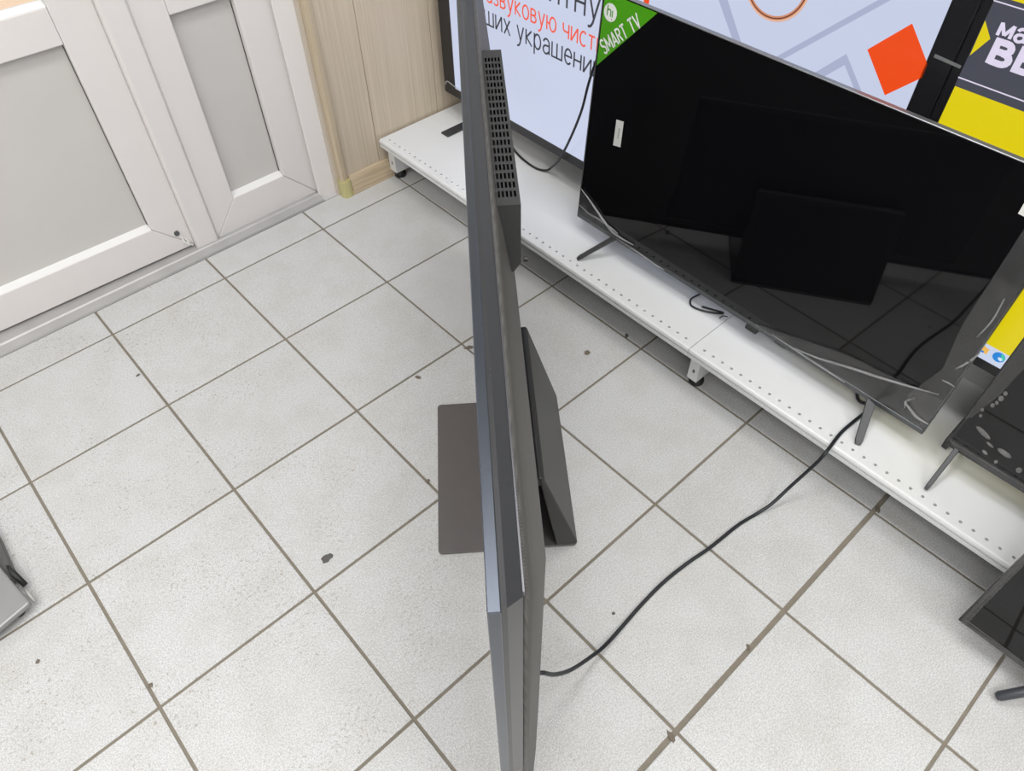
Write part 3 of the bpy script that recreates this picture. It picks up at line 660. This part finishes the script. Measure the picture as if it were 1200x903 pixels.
fo = MB().box(fx - .006, fx + .006, -.0013, -.0009, fz - .0075, fz + .006).box(fx - .006, fx - .001, -.0013, -.0009, fz + .006, fz + .008).build('folder_icon', lit('screen_icon_folder', srgb(238, 184, 86), 1.0), D.root)
MB().box(fx - .006, fx, -.0017, -.0014, fz - .0078, fz - .0035).build('icon_tab', MATS['screen_icon_blue'], fo)
for xx in (-.28, .42):
    D.blade('foot', D.M @ Vector((xx, .01, .155)), D.M @ Vector((xx - .01, -.09, .001)), .02, .016, .005, foot_m)
    D.blade('foot', D.M @ Vector((xx, .014, .155)), D.M @ Vector((xx - .01, .11, .001)), .02, .016, .005, foot_m)

# ---- E: set standing on the floor in front of the shelf
E_ = TV('television', 'black television standing on the floor in front of the shelf', (0.848, -2.385, 0.0), 0.970, 0.560, 0.058, tilt=11, bez=(.007, .007, .012, .006), thick=.012, frame=mat('black_satin_bezel', (.02, .02, .021), .3))
film_sheet(E_, 'protective_film', [(1123, 730), (1160, 756), (1200, 786)], [(1126, 726), (1166, 752), (1202, 778)], clear_film, 24, 3, .003, seed=12)
film_sheet(E_, 'protective_film', [(1124, 729), (1160, 690), (1200, 647)], [(1133, 731), (1168, 694), (1204, 658)], clear_film, 24, 3, .004, seed=13)
tipw = on_z(1167, 816, .011); rtw = on_z(1210, 809, .03)
def rod_foot(tip, rt):
    a, b = E_.lw(rt), E_.lw(tip); d = (b - a)
    MB().tube([a, a + d * .5, a + d * .94, b], [.010, .0095, .009, .006], 10).build('foot', mat('dark_blue_grey_foot', (.045, .048, .058), .3, noise=.05), E_.root, True)
    b2 = E_.lw((2 * rt.x - tip.x + .06, tip.y, .010)); MB().tube([a, b2], [.010, .008], 10).build('foot', MATS['dark_blue_grey_foot'], E_.root, True)
rod_foot(tipw, on_z(1240, 803, .066))
rod_foot(Vector((tipw.x, -2.75, tipw.z)), Vector((0.850, -2.64, 0.066)))

# ================================================================== FOREGROUND TELEVISION ON ITS PEDESTAL
CTR = Vector((0.47696516, -1.03831611, 0)); AU = math.atan2(0.78469071, 0.61988749)
fg = thing('television', 'large grey-backed television on a flat pedestal on the tiled floor, seen edge on', 'television', CTR, (0, 0, AU))
# local: x along the set, y = -(towards the back), z up ; helper maps (s, m, z) with m towards the back
def Q(s, m, z): return (s, -m, z)
ped = mat('grey_brown_metal', (0.125, 0.117, 0.117), 0.42, 0.35, noise=0.05, nscale=90)
ped_d = mat('dark_support_plastic', (0.030, 0.030, 0.029), 0.42, noise=0.06, nscale=120)
def rrect(hx, hy, r, n=5):
    pts = []
    for sx_, sy_, a0 in ((1, 1, 0), (-1, 1, 90), (-1, -1, 180), (1, -1, 270)):
        for k in range(n + 1):
            a = math.radians(a0 + 90 * k / n); pts.append((sx_ * (hx - r) + r * math.cos(a), sy_ * (hy - r) + r * math.sin(a)))
    return pts
bp_ = MB().prism(rrect(.2015, .1465, .009), 'z', 0.0006, 0.0062).bevel(.0012, 1, 60).build('base_plate', ped, fg)
# sloping rear support, full width, closed wedge
pts = [(-.1455, .0064), (-.103, .0064), (-.0615, .256), (-.0655, .2615), (-.0715, .2575), (-.1462, .014)]
m_ = MB().prism(pts, 'x', -.2005, .2005).bevel(.003, 2, 20); m_.build('rear_support', ped_d, fg)
MB().box(-.14, .14, -.062, -.030, .14, .235).build('neck_block', black_plastic, fg)
MB().prism([(-.0485, .236), (-.066, .236), (-.0685, .2585), (-.064, .2625), (-.0485, .2575)], 'x', -.199, .199).bevel(.002, 1, 20).build('support_cap', black_plastic, fg)
ZT, ZB_, HS = 0.900, 0.046, 0.7295
alu_top = mat('satin_aluminium_frame', (0.068, 0.078, 0.097), 0.26, 0.7, noise=0.05, nscale=80)
# front frame bars
for nm, pts in (('frame_bar', [(-HS, ZB_), (-HS + .01, ZB_ + .01), (-HS + .01, ZT - .01), (-HS, ZT)]), ('frame_bar', [(HS, ZB_), (HS, ZT), (HS - .01, ZT - .01), (HS - .01, ZB_ + .01)]),
                ('frame_bar', [(-HS, ZT), (-HS + .01, ZT - .01), (HS - .01, ZT - .01), (HS, ZT)]), ('frame_bar', [(-HS, ZB_), (HS, ZB_), (HS - .01, ZB_ + .01), (-HS + .01, ZB_ + .01)])):
    MB().prism(pts, 'y', .0265, .0370).bevel(.0008, 1, 60).build(nm, alu_top, fg)
MB().box(-HS + .010, HS - .010, .0275, .0355, ZB_ + .010, ZT - .010).build('screen', screen_glass, fg)
# rear frame: slightly tapering dark shell behind the front frame
def rect(s, zb, zt, m): return [Q(-s, m, zb), Q(s, m, zb), Q(s, m, zt), Q(-s, m, zt)]
sh = mat('dark_anodised_shell', (0.017, 0.018, 0.021), 0.26, 0.15, noise=0.06, nscale=60)
MB().loft([rect(.7265, ZB_ + .003, ZT - .001, -.0264), rect(.7255, ZB_ + .004, ZT - .002, -.022), rect(.7145, ZB_ + .010, ZT - .009, -.0095)]).build('rear_frame', sh, fg)
# thin metal strip between frame and back cover
st_ = MB()
for (a, b) in (((-.712, ZT - .0085), (.712, ZT - .0085)),):
    st_.prism([(.0095, ZT - .016), (.0095, ZT - .0085), (.0080, ZT - .0085), (.0080, ZT - .016)], 'x', -.711, .711)
st_.build('edge_strip', mat('bright_strip', (.10, .10, .11), .3, .7), fg)
# back cover with a soft bulge
weave = weave_material()
cov = []
for s, zb, zt, m in ((.7115, .070, .8845, -.0092), (.7108, .071, .883, -.005), (.702, .078, .868, .0), (.675, .10, .825, .0075), (.63, .14, .755, .0175), (.575, .18, .68, .0265), (.50, .22, .62, .0300)):
    cov.append(rect(s, zb, zt, m))
MB().loft(cov).build('back_cover', weave, fg, True)
# lower electronics bay on the back
MB().loft([rect(.42, .10, .48, .022), rect(.41, .11, .47, .033), rect(.40, .12, .46, .036)]).build('electronics_cover', dark_grey_plastic, fg)
# ventilated top housing: top grille with real slots
vb = MB(); sa, sb, ma, mb_, zt = -.203, .203, -.0075, .0285, .8715
body = [(.0075, .8715), (-.0285, .8715), (-.0285, .780), (-.019, .766), (.0075, .766)]
# sides (no top face)
A1 = [vb.bm.verts.new((sa, p[0], p[1])) for p in body]; B1 = [vb.bm.verts.new((sb, p[0], p[1])) for p in body]
for i in range(1, 5):
    j = (i + 1) % 5; vb.bm.faces.new([A1[i], A1[j], B1[j], B1[i]])
vb.bm.faces.new(A1); vb.bm.faces.new(B1[::-1])
vb.build('vent_housing', dark_grey_plastic, fg)
gr = MB(); rows, cols = 19, 6; sp = .0195; s0 = sa + .0165; mp0, mp = -.0035, .0050; sw, sl_ = .0029, .0130
xs = [sa]; ys = [-ma]
ss = [sa]
for r_i in range(rows): a = s0 + r_i * sp; ss += [a, a + sl_]
ss.append(sb)
mm_ = [ma]
for c_i in range(cols): a = mp0 + c_i * mp; mm_ += [a, a + sw]
mm_.append(mb_)
for i in range(len(ss) - 1):
    for j in range(len(mm_) - 1):
        a, b, c, d = ss[i], ss[i + 1], mm_[j], mm_[j + 1]
        if i % 2 == 1 and j % 2 == 1:
            for e, f in (((a, c), (b, c)), ((b, c), (b, d)), ((b, d), (a, d)), ((a, d), (a, c))):
                gr.face([Q(*e, zt), Q(*f, zt), Q(*f, zt - .0007), Q(*e, zt - .0007)])
        else: gr.face([Q(a, c, zt), Q(b, c, zt), Q(b, d, zt), Q(a, d, zt)])
g_ = gr.build('vent_grille', mat('grille_plastic', (.030, .031, .032), .7, noise=.1, nscale=200, spec=.25), fg)
MB().disc((-.10, -.046, .70), .004, .006, 10, 'y').build('screw_boss', black_plastic, fg)
# ---- its power cord over the floor, up on to the shelf and under the set with the green sticker
px = [(637, 788), (650, 790), (668, 785), (690, 771), (712, 753), (750, 710), (777, 682.5), (805, 660), (832.5, 641), (865, 615), (888, 601)]
pts = [on_z(u, v, z) for (u, v), z in zip(px, (.205, .160, .105, .048, .014) + (.0045,) * 6)]   # hangs from the set, then lies on the floor
first = pts[0]
start = [on_z(620, 786.5, .205), on_z(629, 788, .205)]      # socket in the back cover
px2 = [((905, 589.5), .02), ((925, 571), .05), ((945, 553), .088), ((958, 541), .120), ((966, 532), .140)]
pts2 = [on_z(u, v, z) for (u, v), z in px2]
px3 = [(972, 524.5), (985, 507.5), (1000, 494), (1012, 484.5), (1021, 475)]
pts3 = [on_z(u, v, ZS + .0047) for u, v in px3]
tail = [Vector((1.115, -1.505, ZS + .0047)), Vector((1.16, -1.47, ZS + .0047)), Vector((1.19, -1.40, ZS + .0047))]
cord = MB().tube(smooth_path(start + pts + pts2 + pts3 + tail, 6), .0038, 8).build('cable', cord_mat, None, True)
tag(cord, 'black power cord running from the large television over the floor to the shelf', 'cord')
# ---- cable hanging behind the green-stickered set
P = [on_x(710, 48, 1.150), on_x(700, 68, 1.150), on_x(690, 97, 1.155), on_x(681, 131, 1.168), on_x(667, 165, 1.184), on_x(655, 187, 1.197), on_z(647, 195.5, .172), on_z(640, 199.5, ZS + .008), on_z(628, 197, ZS + .004), on_z(614, 187.5, ZS + .004), on_z(604, 177.5, ZS + .004), Vector((1.255, -0.20, ZS + .004)), Vector((1.28, -0.15, ZS + .004))]
tag(MB().tube(smooth_path(P, 6), .0034, 8).build('cable', cord_mat, None, True), 'thin black cable hanging from behind the green-stickered television to the shelf', 'cable')
# ---- short cable end looping out under the set
P = [on_z(832, 337, ZS + .006), on_z(818, 345.5, ZS + .006), on_z(810, 350, ZS + .004), on_z(809.5, 357, ZS + .004), on_z(818, 362, ZS + .004), on_z(833, 366, ZS + .004), on_z(848, 366.5, ZS + .004), Vector((1.10, -1.085, ZS + .004))]
lp = tag(MB().tube(smooth_path(P, 6), .0024, 6).build('cable', cord_mat, None, True), 'short black cable loop lying on the shelf under the green-stickered television', 'cable')
MB().tube(smooth_path([on_z(843, 373, ZS + .004), on_z(847, 370, ZS + .006), on_z(853, 371, ZS + .004)], 4), .0012, 5).build('cable_tie', black_plastic, lp, True)

# ================================================================== GREY STAND CORNER BY THE LEFT
pl = thing('metal_stand', 'light grey metal stand plate with dark brace and black corner clip on the floor', 'stand', (-0.43, -0.655, 0))
plate = [(0.0, 0.0), (-.075, -.016), (-.42, -.03), (-.42, .33), (-.028, .27), (-.022, .145)]
MB().prism([(x, y) for x, y in plate], 'z', .020, .034).bevel(.004, 2, 40).build('plate', mat('light_grey_metal', (.30, .30, .30), .32, .5, noise=.04), pl)
MB().prism([(-.004, .10), (-.03, .06), (-.42, .06), (-.42, .45), (-.005, .45), (.0, .2)], 'z', .002, .019).bevel(.002, 1, 40).build('brace', mat('mid_grey_metal', (.10, .098, .096), .4, .3, noise=.05), pl)
MB().tube([(.002, .062, .012), (-.004, .092, .03), (-.006, .112, .034)], [.0055, .006, .003], 8).build('corner_clip', black_rubber, pl, True)
MB().tube([(.004, .012, .012), (.001, .03, .018), (.0, .048, .018)], [.002, .003, .002], 6).build('clear_tab', mat('clear_tab', (.5, .5, .48), .2), pl, True)
for x, y in ((-.03, .02), (-.39, .0), (-.39, .3)): MB().disc((x, y, .0005), .012, .020, 12).build('rubber_foot', black_rubber, pl)

# ================================================================== DRIED MUD ON THE TILES
mud = mat('dried_mud', (0.16, 0.135, 0.105), 0.9, noise=0.25, nscale=150, bump=0.5)
mud_d = mat('dark_mud', (0.10, 0.092, 0.088), 0.8, noise=0.2, nscale=150)
def flake(u, v, a, b, rot, label, m=mud):
    rnd = random.Random(int(u)); c = on_z(u, v, 0); R = []; n = 14; jit = [rnd.uniform(.72, 1.2) for _ in range(n)]
    for k, z in ((1, .0004), (.92, .0012), (.55, .0016)):
        R.append([(k * jit[q] * a * math.cos(2 * math.pi * q / n), k * jit[q] * b * math.sin(2 * math.pi * q / n), z) for q in range(n)])
    o = MB().loft(R).build('mud_flake', m); o.location = (c.x, c.y, 0); o.rotation_euler = (0, 0, math.radians(rot))
    tag(o, label, 'dirt', 'dried mud flakes on the floor')
for f in ((383, 653.5, .0135, .0085, 5, 'dark oval mud flake on the tile off the corner of the television pedestal', mud_d),
          (490, 442, .0085, .005, 120, 'brown mud flake on the tile just behind the far end of the pedestal plate'),
          (688, 413.5, .0095, .0078, 20, 'round brown mud flake on the tile between the pedestal and the shelf'),
          (550, 407, .0150, .0065, 150, 'long brown mud flake at a tile corner under the large television'),
          (734.5, 393.5, .009, .0045, 40, 'dark mud crumb on the joint in the shadow under the shelf', mud_d),
          (162, 439.5, .006, .0038, 20, 'dark mud crumb beside the joint in front of the scuffed door leaf', mud_d),
          (176.5, 802.5, .005, .0048, 0, 'round brown mud dot on the joint between two tiles, far from the televisions'),
          (44, 775, .0055, .004, 30, 'tan mud dot on the tile beside the grey metal stand'),
          (501.5, 563.5, .006, .005, 0, 'brown mud dot on the joint beside the long edge of the pedestal plate'),
          (719, 718.5, .0035, .003, 0, 'tiny dark mud dot on the tile beside the long black cord', mud_d),
          (877, 758, .007, .0035, 50, 'brown crumb on the wide joint between the cord and the floor television'),
          (786, 862, .012, .005, 75, 'long brown crumb at the crossing of the wide joint'),
          (1029, 597, .009, .004, 40, 'brown crumb at the joint crossing below the shelf edge')):
    flake(*f)
